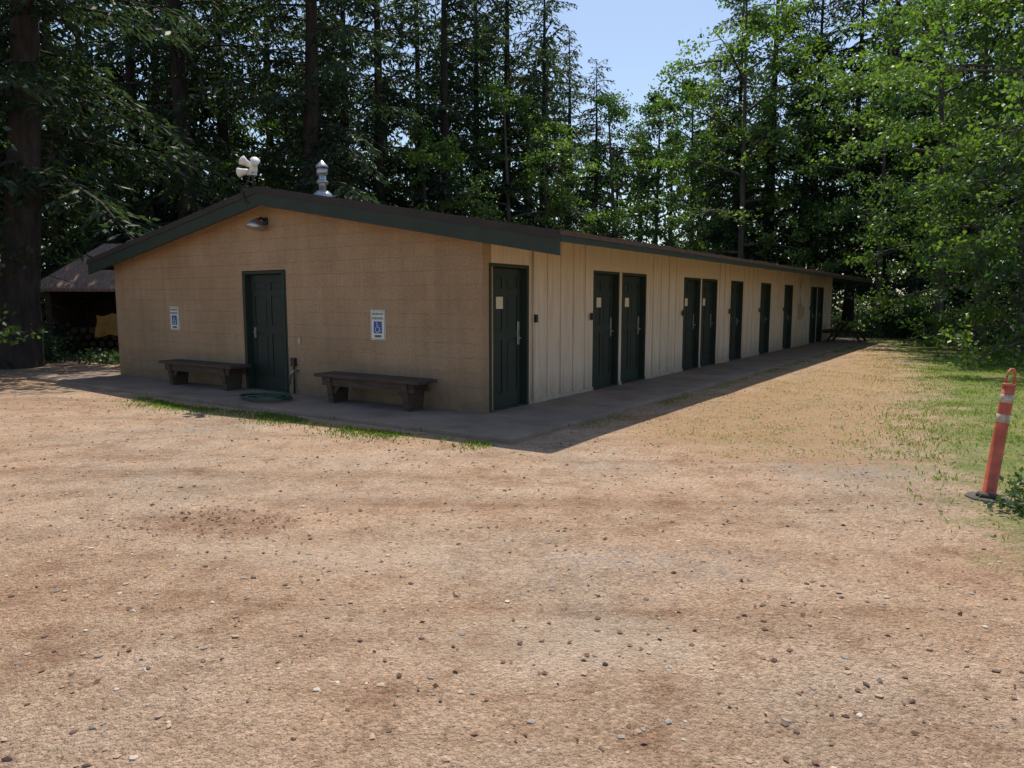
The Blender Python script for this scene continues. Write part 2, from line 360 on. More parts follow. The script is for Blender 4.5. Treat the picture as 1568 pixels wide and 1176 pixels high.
mk2=np.stack([np.maximum.reduce([blob(330,800,.85,.5),blob(60,1010,.5,.35)*.8,blob(780,740,1.3,.35)*.6,blob(180,700,1.4,.6)*.7]),np.maximum.reduce([blob(1320,722,1.15,.75),blob(1000,860,1.6,.7)*.6,blob(520,760,2.0,.5)*.5]),
   np.maximum.reduce([blob(880,980,1.0,.45),blob(500,850,1.6,.5)*.8,blob(620,700,2.2,.7)*.7]),np.ones(len(x))],1)
at2=gm.color_attributes.new('mask2','FLOAT_COLOR','POINT'); at2.data.foreach_set('color',mk2.astype(np.float32).ravel())
m,nt,b=newmat('gravel_ground'); tc=nd(nt,'ShaderNodeTexCoord'); o=tc.outputs['Object']
big=noise(nt,o,.4,5,.6); med=noise(nt,o,2.6,7,.7); fine=noise(nt,o,30,7,.75)
track=noise(nt,mapped(nt,o,(.18,1.3,1),(0,0,.22)),1.0,6,.65)
c=ramp(nt,big,[(.33,(.53,.355,.235)),(.5,(.575,.42,.295)),(.68,(.465,.375,.29))])
c=mix(nt,.75,c,ramp(nt,track,[(.36,(.74,.66,.60)),(.47,(.98,.97,.96)),(.62,(1.14,1.14,1.15))]),'MULTIPLY')
c=mix(nt,.7,c,ramp(nt,med,[(.33,(.58,.47,.39)),(.5,(.96,.93,.91)),(.68,(1.12,1.12,1.13))]),'MULTIPLY')
c=mix(nt,.6,c,ramp(nt,fine,[(.32,(.42,.38,.35)),(.48,(.96,.95,.94)),(.7,(1.2,1.2,1.2))]),'MULTIPLY')
v1=nd(nt,'ShaderNodeTexVoronoi',Scale=52.0); nt.links.new(o,v1.inputs['Vector'])
v2=nd(nt,'ShaderNodeTexVoronoi',Scale=120.0); nt.links.new(o,v2.inputs['Vector'])
sp=nd(nt,'ShaderNodeSeparateColor'); nt.links.new(v1.outputs['Color'],sp.inputs[0])
peb=ramp(nt,sp.outputs[0],[(.0,(.42,.40,.39)),(.2,(.86,.84,.82)),(.8,(1.0,1.0,1.0)),(.96,(1.35,1.35,1.35))])
c=mix(nt,.5,c,peb,'MULTIPLY')
sp2=nd(nt,'ShaderNodeSeparateColor'); nt.links.new(v2.outputs['Color'],sp2.inputs[0])
c=mix(nt,.55,c,ramp(nt,sp2.outputs[1],[(0,(.45,.43,.41)),(.3,(.95,.94,.93)),(1,(1.22,1.22,1.22))]),'MULTIPLY')
am=nd(nt,'ShaderNodeVertexColor'); am.layer_name='mask'
sa=nd(nt,'ShaderNodeSeparateColor'); nt.links.new(am.outputs[0],sa.inputs[0])
am2=nd(nt,'ShaderNodeVertexColor'); am2.layer_name='mask2'
sb=nd(nt,'ShaderNodeSeparateColor'); nt.links.new(am2.outputs[0],sb.inputs[0])
def thr(mask,nz,lo=.42,hi=.58,k=.75):
    s=mth(nt,'ADD',mth(nt,'MULTIPLY',mask,k),mth(nt,'MULTIPLY',mth(nt,'SUBTRACT',nz,.5),1.3))
    return ramp(nt,s,[(lo,(0,0,0)),(hi,(1,1,1))])
nz9=noise(nt,o,9,7,.75)
c=mix(nt,mth(nt,'MULTIPLY',thr(sb.outputs[0],nz9,.35,.75),.75),c,(.27,.15,.09))
c=mix(nt,mth(nt,'MULTIPLY',thr(sb.outputs[1],nz9,.3,.7),.75),c,mix(nt,.8,(.38,.345,.31),peb,'MULTIPLY'))
c=mix(nt,mth(nt,'MULTIPLY',thr(sb.outputs[2],nz9,.3,.9),.5),c,(.64,.52,.40))
dryc=ramp(nt,noise(nt,o,9,6,.75),[(.36,(.34,.16,.085)),(.47,(.49,.285,.165)),(.55,(.41,.31,.14)),(.66,(.22,.26,.065))])
c=mix(nt,mth(nt,'MULTIPLY',thr(sa.outputs[1],noise(nt,o,2.5,8,.8),.3,.8),.85),c,dryc)
grc=ramp(nt,noise(nt,o,2.0,7,.78),[(.36,(.36,.24,.12)),(.44,(.24,.26,.07)),(.58,(.115,.19,.035))])
c=mix(nt,mth(nt,'MULTIPLY',thr(sa.outputs[0],noise(nt,o,1.1,8,.8),.3,.6),.92),c,grc)
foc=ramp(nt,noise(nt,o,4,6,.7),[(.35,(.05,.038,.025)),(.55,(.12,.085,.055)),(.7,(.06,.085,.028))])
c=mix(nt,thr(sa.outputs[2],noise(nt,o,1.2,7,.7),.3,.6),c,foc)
nt.links.new(c,b.inputs['Base Color']); b.inputs['Roughness'].default_value=.95; b.inputs['Specular IOR Level'].default_value=.2
h=mth(nt,'ADD',mth(nt,'MULTIPLY',v1.outputs['Distance'],-.6),mth(nt,'MULTIPLY',v2.outputs['Distance'],-.35))
h=mth(nt,'ADD',h,mth(nt,'MULTIPLY',fine,1.1)); h=mth(nt,'ADD',h,mth(nt,'MULTIPLY',med,1.6))
bump(nt,b,h,1.0,.027)
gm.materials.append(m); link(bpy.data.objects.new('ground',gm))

# loose stones
bm=bmesh.new(); bmesh.ops.create_icosphere(bm,subdivisions=1,radius=1); iv=np.array([v.co[:] for v in bm.verts]); it=np.array([[v.index for v in f.verts] for f in bm.faces]); bm.free()
def stones(name,n,mats,smin,smax,pw,box,pr):
    V=[];T=[];mi=[];k=0
    X=RNG.uniform(box[0],box[1],n); Y=box[2]+(box[3]-box[2])*RNG.random(n)**1.5
    for i in range(n):
        lx,ly=w2b(X[i],Y[i])
        if lx>-1.4 and ly>-1.5: continue
        s=smin+(smax-smin)*RNG.random()**pw
        v=iv*RNG.uniform(.55,1.35,(12,1))*np.array([1,RNG.uniform(.55,1),RNG.uniform(.3,.65)])*s
        an=RNG.uniform(0,6.28); c_,s_=math.cos(an),math.sin(an)
        v=np.stack([v[:,0]*c_-v[:,1]*s_,v[:,0]*s_+v[:,1]*c_,v[:,2]],1)+[X[i],Y[i],float(gz(X[i],Y[i]))+s*.1]
        V.append(v);T.append(it+k);k+=12; mi+= [int(RNG.choice(len(mats),p=pr))]*20
    me=bpy.data.meshes.new(name); me.from_pydata(np.concatenate(V).tolist(),[],np.concatenate(T).tolist())
    for m_ in mats: me.materials.append(m_)
    me.polygons.foreach_set('material_index',np.array(mi,dtype=np.int32)); me.update(); link(bpy.data.objects.new(name,me))
SM=[simple('stone_tan',(.50,.36,.25),(.34,.24,.165),sc=20,rough=.9),simple('stone_grey',(.34,.29,.25),(.22,.19,.165),sc=20,rough=.9),
    simple('stone_dark',(.17,.11,.075),(.09,.06,.045),sc=20,rough=.9),simple('stone_pale',(.60,.52,.43),(.46,.39,.31),sc=20,rough=.9)]
stones('loose_gravel',25000,SM,.003,.021,4.2,(-9,8,1.7,12),[.46,.18,.29,.07])
# dead leaves and spruce cones scattered on the ground
def litter():
    n=2600; X=RNG.uniform(-8,8,n); Y=1.9+11*RNG.random(n)**1.3
    cx,cy=gp(335,800); X[:260]=cx+RNG.normal(0,.38,260); Y[:260]=cy+RNG.normal(0,.22,260)
    lx,ly=w2b(X,Y); k=(lx<-1.4)|(ly<-1.5); X,Y=X[k],Y[k]; n=len(X)
    C=np.stack([X,Y,gz(X,Y)+.008],1); D=RNG.normal(0,1,(n,3))*[1,1,.25]; N=RNG.normal(0,.35,(n,3))+[0,0,1.]; L=RNG.uniform(.012,.04,n)
    V,Q=leaves(C,D,N,L,L*RNG.uniform(.25,.8,n)); link(bpy.data.objects.new('leaf_litter',quadmesh('leaf_litter',V,Q,np.zeros(n),[M['leaflit']])))
litter()

# grass / weeds
def blades(name,pts,hmin,hmax,mat,w=.008):
    pts=np.array(pts); n=len(pts); z=gz(pts[:,0],pts[:,1])
    D=RNG.normal(0,.5,(n,3))+np.array([0,0,1.]); L=RNG.uniform(hmin,hmax,n)
    C=np.stack([pts[:,0],pts[:,1],z],1)+norm(D)*L[:,None]*.46
    V,Q=leaves(C,D,RNG.normal(0,1,(n,3)),L,RNG.uniform(.6,1.4,n)*w)
    link(bpy.data.objects.new(name,quadmesh(name,V,Q,np.zeros(n),[M[mat]])))
def scatter(n,box,poly,soft,clump=0.0,clumps=300,cr=.25):
    cx=RNG.uniform(box[0],box[1],clumps);cy=RNG.uniform(box[2],box[3],clumps); cs=RNG.uniform(.5,1.6,clumps)
    k=RNG.integers(0,clumps,n); use=RNG.random(n)<clump
    X=np.where(use,cx[k]+RNG.normal(0,cr,n)*cs[k],RNG.uniform(box[0],box[1],n)); Y=np.where(use,cy[k]+RNG.normal(0,cr,n)*cs[k],RNG.uniform(box[2],box[3],n))
    keep=sm(sdf(poly,X,Y),soft)>RNG.random(n)
    lx,ly=w2b(X,Y); keep&=~((lx>-1.30)&(lx<25.25)&(ly>-1.38)&(ly<10.9))
    return np.stack([X[keep],Y[keep]],1)
blades('lawn_grass',scatter(170000,(3,22,3,24),GR,1.1,.85,1300,.20),.02,.065,'grass',.011)
blades('dry_grass',scatter(34000,(0,14,7,27),DRY,.8,.7,900,.12),.010,.038,'dgrass',.010)
blades('sparse_grass',scatter(20000,(0,14,7,27),DRY,1.0,.92,480,.15),.010,.036,'grass',.009)
yy=-1.25+RNG.random(7500)**.9*7.2
dens=.5+.5*np.sin(yy*3.1+np.sin(yy*7)); kp=RNG.random(7500)<np.clip(dens+.1,0,1); yy=yy[kp]
xx_=-1.40-np.abs(RNG.normal(0,.26,len(yy)))-.2*(.5+.5*np.sin(yy*1.7)); pw_=[b_edge(a_,b_) for a_,b_ in zip(xx_,yy)]
blades('edge_weeds',pw_,.012,.06,'grass',.014)
xx_=-1.0+RNG.random(5000)*26; kp=RNG.random(5000)<.5+.5*np.sin(xx_*2.3+np.sin(xx_*5)); xx_=xx_[kp]
blades('path_weeds',[b_edge(a_,-1.42-abs(RNG.normal(0,.12))) for a_ in xx_],.012,.045,'grass',.012)

def undergrowth(name,spots,mat='shrub',lsz=.11,per=400):
    C=[]
    for (X,Y,r_,h_) in spots:
        n=int(per*r_*r_*max(.7,h_)); d=norm(RNG.normal(0,1,(n,3))); d[:,2]=np.abs(d[:,2]); rad=RNG.random((n,1))**.35*RNG.uniform(.75,1.15,(n,1))
        C.append(d*rad*np.array([r_,r_,h_])+[X,Y,0])
    C=np.concatenate(C); n=len(C); C+=RNG.normal(0,.06,(n,3)); C[:,2]=np.abs(C[:,2])+.02
    D=RNG.normal(0,1,(n,3)); N=RNG.normal(0,.7,(n,3))+np.array([0,-.3,1.]); L=RNG.uniform(.6,1.4,n)*lsz
    V,Q=leaves(C,D,N,L,L*RNG.uniform(.55,.8,n)); link(bpy.data.objects.new(name,quadmesh(name,V,Q,np.zeros(n),[M[mat]])))
sp_=[]
for i in range(64):
    u=random.uniform(-160,108); Y=random.uniform(17.8,24); sp_.append(((u-784)/F*Y,Y,random.uniform(.5,1.1),random.uniform(.5,1.5)))
for i in range(14):
    u=random.uniform(112,190); Y=random.uniform(18.5,20.2); sp_.append(((u-784)/F*Y,Y,random.uniform(.3,.6),random.uniform(.15,.35)))
for i in range(22):
    u=random.uniform(-160,190); Y=random.uniform(26,33); sp_.append(((u-784)/F*Y,Y,random.uniform(1,1.8),random.uniform(1.5,2.8)))
for i in range(26):
    u=random.uniform(1325,1420); Y=random.uniform(31,37); sp_.append(((u-784)/F*Y,Y,random.uniform(.6,1.2),random.uniform(.5,1.6)))
for i in range(60):
    t=random.random(); u=1400+t*420; Y=30-t*15+random.uniform(-1,4)+1.2; sp_.append(((u-784)/F*Y,Y,random.uniform(.5,1.2),random.uniform(.5,1.9)))
for i in range(44):
    u=random.uniform(850,1400); Y=random.uniform(40,47); sp_.append(((u-784)/F*Y,Y,random.uniform(.9,1.8),random.uniform(1,2.8)))
undergrowth('undergrowth',sp_)
undergrowth('roadside_weed',[(gp(1562,788)[0],gp(1562,788)[1],.16,.12),(gp(1585,760)[0],gp(1575,760)[1],.2,.16)],'shrub',.05,9000)

# ------------------------------------------------------------------ shower house
B=empty('shower_house',CORN,ANG)
LB=23.7; WB=9.51; RY=4.25; E0=-1.38; E1=9.85; OH=.35
rz=lambda y:3.44-.177*abs(y-RY)
top=lambda y:rz(y)-.14
dy0,dy1,dh=4.06,5.24,2.12
T=.2
front=[[(0,0),(dy0,0),(dy0,top(dy0)),(0,top(0))],
       [(dy0,dh),(dy1,dh),(dy1,top(dy1)),(RY,top(RY)),(dy0,top(dy0))],
       [(dy1,0),(WB,0),(WB,top(WB)),(dy1,top(dy1))]]
for i,p in enumerate(front): extr('front_wall_%d'%(i+1),p,'x',0,T,M['block'],B)
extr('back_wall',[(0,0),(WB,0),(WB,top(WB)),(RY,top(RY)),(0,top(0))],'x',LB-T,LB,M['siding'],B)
boxes('left_wall',[(T,LB-T,WB-T,WB,0,top(WB))],M['block'],B)
doors=[(.14,1.14),(3.18,4.18),(4.30,5.38),(7.40,8.42),(8.54,9.6),(10.65,11.7),(13.42,14.46),(16.12,17.18),(19.86,20.86),(21.0,22.05)]
zt=top(0); DH=2.12
segs=[];prev=.10
for a_,b_ in doors:
    segs.append((prev,a_)); prev=b_
segs.append((prev,LB-T))
boxes('corner_pier',[(T,.24,0,.16,0,DH)],M['block'],B)
WL=[]
for i,(a_,b_) in enumerate(segs):
    if i==0: continue
    WL.append((a_,b_,0.0,.15,0,zt))
for a_,b_ in doors: WL.append((max(a_,T),b_,0,.15,DH,zt))
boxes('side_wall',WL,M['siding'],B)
bt=[]
xx=1.28
while xx<LB-.1:
    if not any(a_-.05<xx<b_+.05 for a_,b_ in doors): bt.append((xx-.022,xx+.022,-.021,-.001,.12,zt-.03))
    xx+=.405
sk=[1.17]+[q for d_ in doors[1:] for q in d_]+[LB]
for k in range(0,len(sk),2): bt.append((sk[k]+.01,sk[k+1]-.01,-.026,-.0005,.055,.12))
boxes('battens',bt,M['siding'],B,.003)
def door(name,along,a_,b_,h,parent,z0=.06,notice=True,rec=.09):
    fw=.05
    def bx(p0,p1,q0,q1,z0_,z1_):
        return (p0,p1,q0,q1,z0_,z1_) if along=='x' else (q0,q1,p0,p1,z0_,z1_)
    e=bpy.data.objects.new(name,None); link(e,parent)
    boxes('frame',[bx(a_+.001,a_+fw,-.012,.149,z0,h-.001),bx(b_-fw,b_-.001,-.012,.149,z0,h-.001),bx(a_+fw+.0005,b_-fw-.0005,-.012,.149,h-fw,h-.001)],M['green'],e,.003)
    A_,B_=a_+fw+.004,b_-fw-.004; hh=h-fw-.006; y0=rec
    w=B_-A_; st=.11
    lst=[bx(A_,B_,y0+.014,y0+.045,z0+.008,hh)]
    zs_=[z0+.008,z0+.22,z0+.98,z0+1.12,z0+1.62,z0+1.72,hh-.12,hh]
    yy0,yy1=y0,y0+.0135
    for c0,c1 in ((A_,A_+st),(A_+w/2-st/2,A_+w/2+st/2),(B_-st,B_)): lst.append(bx(c0,c1,yy0,yy1,z0+.008,hh))
    for c0,c1 in ((A_+st,A_+w/2-st/2),(A_+w/2+st/2,B_-st)):
        for k in (0,2,4,6): lst.append(bx(c0+.0005,c1-.0005,yy0+.0004,yy1,zs_[k],zs_[k+1]))
        for k in (1,3,5): lst.append(bx(c0+.035,c1-.035,yy0+.005,yy1+.0004,zs_[k]+.035,zs_[k+1]-.035))
    boxes('panel_door',lst,M['door'],e,.003)
    boxes('threshold',[bx(a_+fw+.001,b_-fw-.001,-.01,.14,z0-.03,z0+.006)],M['rubber'],e)
    kx=B_-.085
    boxes('handle_plate',[bx(kx-.03,kx+.03,yy0-.006,yy0-.001,z0+.90,z0+(1.24 if notice else 1.08))],M['steel'],e,.002)
    def P3(p,q,z): return (p,q,z) if along=='x' else (q,p,z)
    tubeo('handle',[P3(kx,yy0-.006,z0+1.0),P3(kx,yy0-.05,z0+1.0),P3(kx-.045,yy0-.06,z0+1.0),P3(kx-.10,yy0-.06,z0+1.0)],.010,M['steel'],e,8)
    if notice:
        cx=A_+w*.36
        boxes('notice',[bx(cx-.085,cx+.085,yy0-.004,yy0-.001,z0+1.43,z0+1.60)],M['paper'],e)
    return e
for i,(a_,b_) in enumerate(doors):
    door('door_%d'%(i+1),'x',a_+.001,b_-.001,DH,B,notice=i<5)
door('front_door','y',dy0+.04,dy1-.04,2.11,B,notice=False,rec=.10)
boxes('front_door_reveal',[(.0,.19,dy0+.001,dy0+.039,0.06,2.11),(.0,.19,dy1-.039,dy1-.001,.06,2.11)],M['green'],B)
boxes('interior_dark',[(.3,LB-.3,.3,WB-.3,.01,2.2)],M['interior'],B)
lb=[]
for x_ in (1.28,3.06,7.28,10.5,13.25,15.95,19.7): lb.append((x_-.025,x_+.025,-.07,-.022,1.28,1.40))
boxes('door_hooks',lb,M['dark'],B,.006)
boxes('meter_boxes',[(17.9,18.2,-.12,-.023,1.0,1.45),(18.35,18.55,-.1,-.023,1.1,1.4)],M['soffit'],B,.008)
tubeo('meter_conduit',[(18.05,-.06,1.45),(18.05,-.06,2.3)],.015,M['steel'],B,8)
tubeo('corner_conduit',[(1.22,-.03,.06),(1.22,-.03,1.3),(1.22,-.03,2.42)],.012,M['soffit'],B,8)
def roofslab(name,ya,yb,th_top,th_bot,xa,xb,mat):
    return extr(name,[(ya,rz(ya)-th_top),(yb,rz(yb)-th_top),(yb,rz(yb)-th_bot),(ya,rz(ya)-th_bot)],'x',xa,xb,mat,B)
XA,XB=-OH,LB+.55
roofslab('roof_right',E0,RY-.0005,0,.05,XA-.02,XB,M['roof'])
roofslab('roof_left',RY+.0005,E1,0,.05,XA-.02,XB,M['roof'])
roofslab('soffit_right',E0+.03,RY-.001,.0505,.11,XA+.045,XB-.02,M['soffit'])
roofslab('soffit_left',RY+.001,E1-.03,.0505,.11,XA+.045,XB-.02,M['soffit'])
for xa,xb,nm in ((XA,XA+.042,'front'),(XB-.045,XB-.005,'rear')):
    extr('rake_fascia_'+nm,[(E0-.01,rz(E0)-.052),(RY,rz(RY)-.052),(E1+.01,rz(E1)-.052),(E1+.01,rz(E1)-.30),(RY,rz(RY)-.30),(E0-.01,rz(E0)-.30)][::-1],'x',xa,xb,M['green'],B)
extr('rake_trim',[(E0-.03,rz(E0)-.045),(RY,rz(RY)-.045),(E1+.03,rz(E1)-.045),(E1+.03,rz(E1)-.10),(RY,rz(RY)-.10),(E0-.03,rz(E0)-.10)][::-1],'x',XA-.018,XA-.0005,M['roof'],B)
boxes('eave_fascia_right',[(XA+.045,XB-.05,E0-.012,E0+.02,rz(E0)-.13,rz(E0)-.052)],M['green'],B)
boxes('eave_drip_edge',[(XA,XB,E0-.03,E0-.0015,rz(E0)-.055,rz(E0)+.004)],M['edge'],B)
boxes('eave_fascia_left',[(XA+.045,XB-.05,E1-.005,E1+.03,rz(E1)-.20,rz(E1)-.008)],M['green'],B)
boxes('needle_litter',[(1.0+k*.9+random.random(),1.05+k*.9+random.random()*.6+.3,E0+.02,E0+.10,rz(E0)+.001,rz(E0)+.014+random.random()*.012) for k in range(24)],M['litter'],B,.004)
rv=bpy.data.objects.new('roof_vent',None); link(rv,B); vx,vy=.95,4.18
tubeo('flashing',[(vx,vy,3.36),(vx,vy,3.47),(vx,vy,3.52)],[.22,.15,.085],M['steel'],rv,20)
tubeo('pipe',[(vx,vy,3.45),(vx,vy,3.86)],.065,M['steel'],rv,20)
tubeo('storm_collar',[(vx,vy,3.64),(vx,vy,3.67),(vx,vy,3.70)],[.10,.105,.07],M['steel'],rv,20)
tubeo('cap_body',[(vx,vy,3.78),(vx,vy,3.81),(vx,vy,3.88),(vx,vy,3.90)],[.07,.10,.10,.075],M['steel'],rv,20)
tubeo('cap',[(vx,vy,3.915),(vx,vy,3.94),(vx,vy,4.0),(vx,vy,4.04)],[.115,.105,.05,.01],M['steel'],rv,20)
fl=bpy.data.objects.new('flood_lights',None); link(fl,B)
ax,ay=-.33,4.42
tubeo('post',[(ax,ay,3.18),(ax-.05,ay+.12,3.20),(ax-.06,ay+.16,3.38),(ax,ay+.06,3.58),(ax,ay,3.68)],.014,M['dark'],fl,8)
tubeo('mast',[(ax+.02,ay-.02,3.38),(ax+.02,ay-.02,3.76)],.018,M['dark'],fl,8)
boxes('junction_box',[(ax-.05,ax+.07,ay-.07,ay+.05,3.62,3.71)],M['steel'],fl,.01)
def lamp(nm,p,d,mat):
    p=Vector(p);d=Vector(d).normalized()
    tubeo(nm,[p,p+d*.04,p+d*.10,p+d*.17,p+d*.18],[.03,.045,.055,.078,.066],mat,fl,16)
lamp('lamp_a',(ax,ay+.06,3.70),(-.5,.85,-.12),M['white'])
lamp('lamp_b',(ax,ay-.08,3.74),(-.35,-.65,.45),M['white'])
lamp('lamp_c',(ax,ay-.0,3.78),(-.8,.1,.35),M['white'])
boxes('sensor_head',[(ax-.08,ax+.02,ay-.16,ay-.06,3.66,3.76)],M['white'],fl,.02)
tubeo('arm',[(ax,ay+.08,3.70),(ax,ay,3.73),(ax,ay-.08,3.75)],.018,M['steel'],fl,8)
wl=bpy.data.objects.new('wall_lamp',None); link(wl,B); ly_=4.52; lz=2.93
tubeo('arm',[(0.0,ly_,lz),(-.10,ly_,lz+.05),(-.17,ly_,lz-.0)],.02,M['dark'],wl,10)
tubeo('shade',[(-.17,ly_,lz+.03),(-.18,ly_,lz-.0),(-.20,ly_,lz-.07),(-.215,ly_,lz-.13)],[.03,.07,.12,.165],M['steel'],wl,20)
boxes('mount',[(-.03,-.001,ly_-.06,ly_+.06,lz-.06,lz+.06)],M['dark'],wl,.008)
fx=bpy.data.objects.new('wall_spigot',None); link(fx,B)
tubeo('pipe',[(-.03,3.90,.06),(-.03,3.90,.62)],.014,M['dark'],fx,8)
boxes('box',[(-.06,-.001,3.85,3.95,.52,.66)],M['dark'],fx,.008)
tubeo('tap',[(-.0,3.82,.45),(-.12,3.82,.45),(-.15,3.82,.40)],.018,M['steel'],fx,8)
tubeo('drop_hose',[(-.15,3.82,.40),(-.17,3.84,.25),(-.2,3.9,.08),(-.35,4.05,.075)],.013,M['hose'],fx,8)
boxes('switch',[(-.03,-.001,3.72,3.78,.9,1.0)],M['soffit'],fx,.004)

W=empty('concrete_walkway',CORN,ANG)
pl=[]; g=.006
ed=[-1.36,.0]+[1.55*i for i in range(1,7)]+[10.75]
for i in range(len(ed)-1):
    pl.append((-1.29,-.002,ed[i]+g,ed[i+1]-g,-.12,.058+random.uniform(-.003,.003)))
xr=0
while xr<25:
    x1=min(xr+1.65,25.2); pl.append((xr+g,x1-g,-1.36,-.002,-.12,.058+random.uniform(-.003,.003))); xr=x1
pl.append((LB+.002,25.2,0,10.75,-.12,.056)); pl.append((0.002,LB,WB+.002,10.75,-.12,.056))
boxes('slab_panels',pl,M['conc'],W,.012)
boxes('slab_bed',[(-1.27,25.1,-1.34,10.7,-.14,.02)],M['conc'],W)

# ------------------------------------------------------------------ benches
def bench(y0,y1):
    e=empty('wooden_bench',CORN,ANG); z=.058
    boxes('seat',[(-.52,-.315,y0,y1,z+.395,z+.445),(-.305,-.10,y0,y1,z+.395,z+.445)],M['bench'],e,.006)
    boxes('apron',[(-.475,-.44,y0+.12,y1-.12,z+.27,z+.394),(-.18,-.145,y0+.12,y1-.12,z+.27,z+.394)],M['bench'],e,.004)
    for k,yy in enumerate((y0+.22,y1-.34)):
        extr('leg_%d'%(k+1),[(-.51,z+.393),(-.11,z+.393),(-.16,z),(-.45,z)],'y',yy,yy+.10,M['bench'],e,.004)
        extr('brace_%d'%(k+1),[(yy+.10 if k==0 else yy,z+.39),(yy+.34 if k==0 else yy-.24,z+.39),(yy+.10 if k==0 else yy,z+.12)],'x',-.435,-.40,M['bench'],e)
bench(.73,2.83); bench(4.93,7.12)

# ------------------------------------------------------------------ signs
def txt(parent,s,size,y,z,x,mat,name='lettering'):
    cu=bpy.data.curves.new(name,'FONT'); cu.body=s; cu.size=size; cu.align_x='CENTER'; cu.align_y='CENTER'; cu.extrude=.0008; cu.offset=.001
    o=bpy.data.objects.new(name,cu); cu.materials.append(mat); link(o,parent)
    o.matrix_local=Matrix(((0,0,-1,x),(-1,0,0,y),(0,1,0,z),(0,0,0,1)))
    return o
def sign(yc,zc,w=.31,h=.455):
    e=empty('parking_sign',CORN,ANG); x=-.012
    boxes('plate',[(x,-.004,yc-w/2,yc+w/2,zc-h/2,zc+h/2)],M['white'],e,.004)
    bw=.008; i_=.012
    boxes('border',[(x-.0015,x-.0003,yc-w/2+i_,yc+w/2-i_,zc+h/2-i_-bw,zc+h/2-i_),(x-.0015,x-.0003,yc-w/2+i_,yc+w/2-i_,zc-h/2+i_,zc-h/2+i_+bw),
      (x-.0015,x-.0003,yc-w/2+i_,yc-w/2+i_+bw,zc-h/2+i_+bw,zc+h/2-i_-bw),(x-.0015,x-.0003,yc+w/2-i_-bw,yc+w/2-i_,zc-h/2+i_+bw,zc+h/2-i_-bw)],M['sgreen'],e)
    txt(e,'RESERVED',.052,yc,zc+.165,x-.0015,M['sgreen']); txt(e,'PARKING',.056,yc,zc+.10,x-.0015,M['sgreen'])
    boxes('symbol_panel',[(x-.0018,x-.0004,yc-.085,yc+.085,zc-.125,zc+.055)],M['blue'],e)
    def P(a,b_): return (x-.004,yc-a,zc-.045+b_)
    arc=[P(-.005+.042*math.cos(t),-.022+.042*math.sin(t)) for t in np.linspace(math.radians(130),math.radians(360),16)]
    tubeo('wheel',arc,.006,M['white'],e,6); 
    tubeo('figure',[P(-.012,.055),P(-.01,.012),P(.028,.010),P(.045,-.045),P(.058,-.045)],.0075,M['white'],e,6)
    tubeo('arm',[P(-.01,.034),P(.022,.034)],.005,M['white'],e,6)
    tubeo('head',[P(-.013,.063),P(-.013,.066),P(-.013,.078),P(-.013,.081)],[.004,.011,.011,.004],M['white'],e,8)
    boxes('van_strip',[(x-.0018,x-.0004,yc-.07,yc+.07,zc-.185,zc-.150)],M['sgreen'],e)
sign(7.37,1.27); sign(1.96,1.24)

# ------------------------------------------------------------------ garden hose coil
hp=[];hc=w2b(*gp(408,612,.06)); hc=(max(hc[0],-.78),hc[1])
for i in range(200):
    t=i/200*2*math.pi*5; rr=.29+.09*math.sin(t*.31+1)+.035*math.sin(t*1.7)
    hp.append((hc[0]+rr*math.cos(t)*.85+.05*math.sin(t*.4),hc[1]+.06*math.cos(t*.23)+rr*math.sin(t)*1.3,.072+.022*abs(math.sin(t*.43))+.03*(i/200)))
H_=empty('garden_hose',CORN,ANG)
tubeo('coil',hp,.0115,M['hose'],H_,6)
tubeo('lead',[hp[-1],(hc[0]+.3,hc[1]-.25,.08),(-.35,4.05,.076)],.0115,M['hose'],H_,6)

# ------------------------------------------------------------------ delineator post
bx_,by_=gp(1512,766)
D_=empty('traffic_delineator_post',(bx_,by_,0.0)); 
lean=Vector((.125,.02,1)).normalized()
def pp(t): return lean*t
tubeo('tube',[pp(.03),pp(.06),pp(.07),pp(.80),pp(.93)],[.060,.060,.050,.046,.044],M['orange'],D_,24)
tubeo('collar',[pp(.93),pp(.935),pp(.95),pp(.955)],[.044,.051,.051,.036],M['orange'],D_,24)
tubeo('reflective_band_upper',[pp(.80),pp(.801),pp(.865),pp(.866)],[.0455,.0475,.0475,.044],M['tape'],D_,24)
tubeo('reflective_band_lower',[pp(.64),pp(.641),pp(.705),pp(.706)],[.0465,.0485,.0485,.046],M['tape'],D_,24)
hl=[pp(.95)+Vector((-.030,0,0)),pp(1.0)+Vector((-.032,0,0)),pp(1.05)+Vector((-.026,0,0)),pp(1.07)+Vector((-.01,0,0)),pp(1.07)+Vector((.01,0,0)),pp(1.05)+Vector((.026,0,0)),pp(1.0)+Vector((.032,0,0)),pp(.95)+Vector((.030,0,0))]
tubeo('handle_loop',hl,.0095,M['orange'],D_,10)
oc=[(.165*math.cos(math.pi/8+k*math.pi/4),.165*math.sin(math.pi/8+k*math.pi/4)) for k in range(8)]
extr('base',oc,'z',.0,.032,M['rubber'],D_,.008)
tubeo('base_collar',[Vector((0,0,.03)),Vector((.002,0,.055)),Vector((.003,0,.065))],[.085,.075,.055],M['rubber'],D_,20)

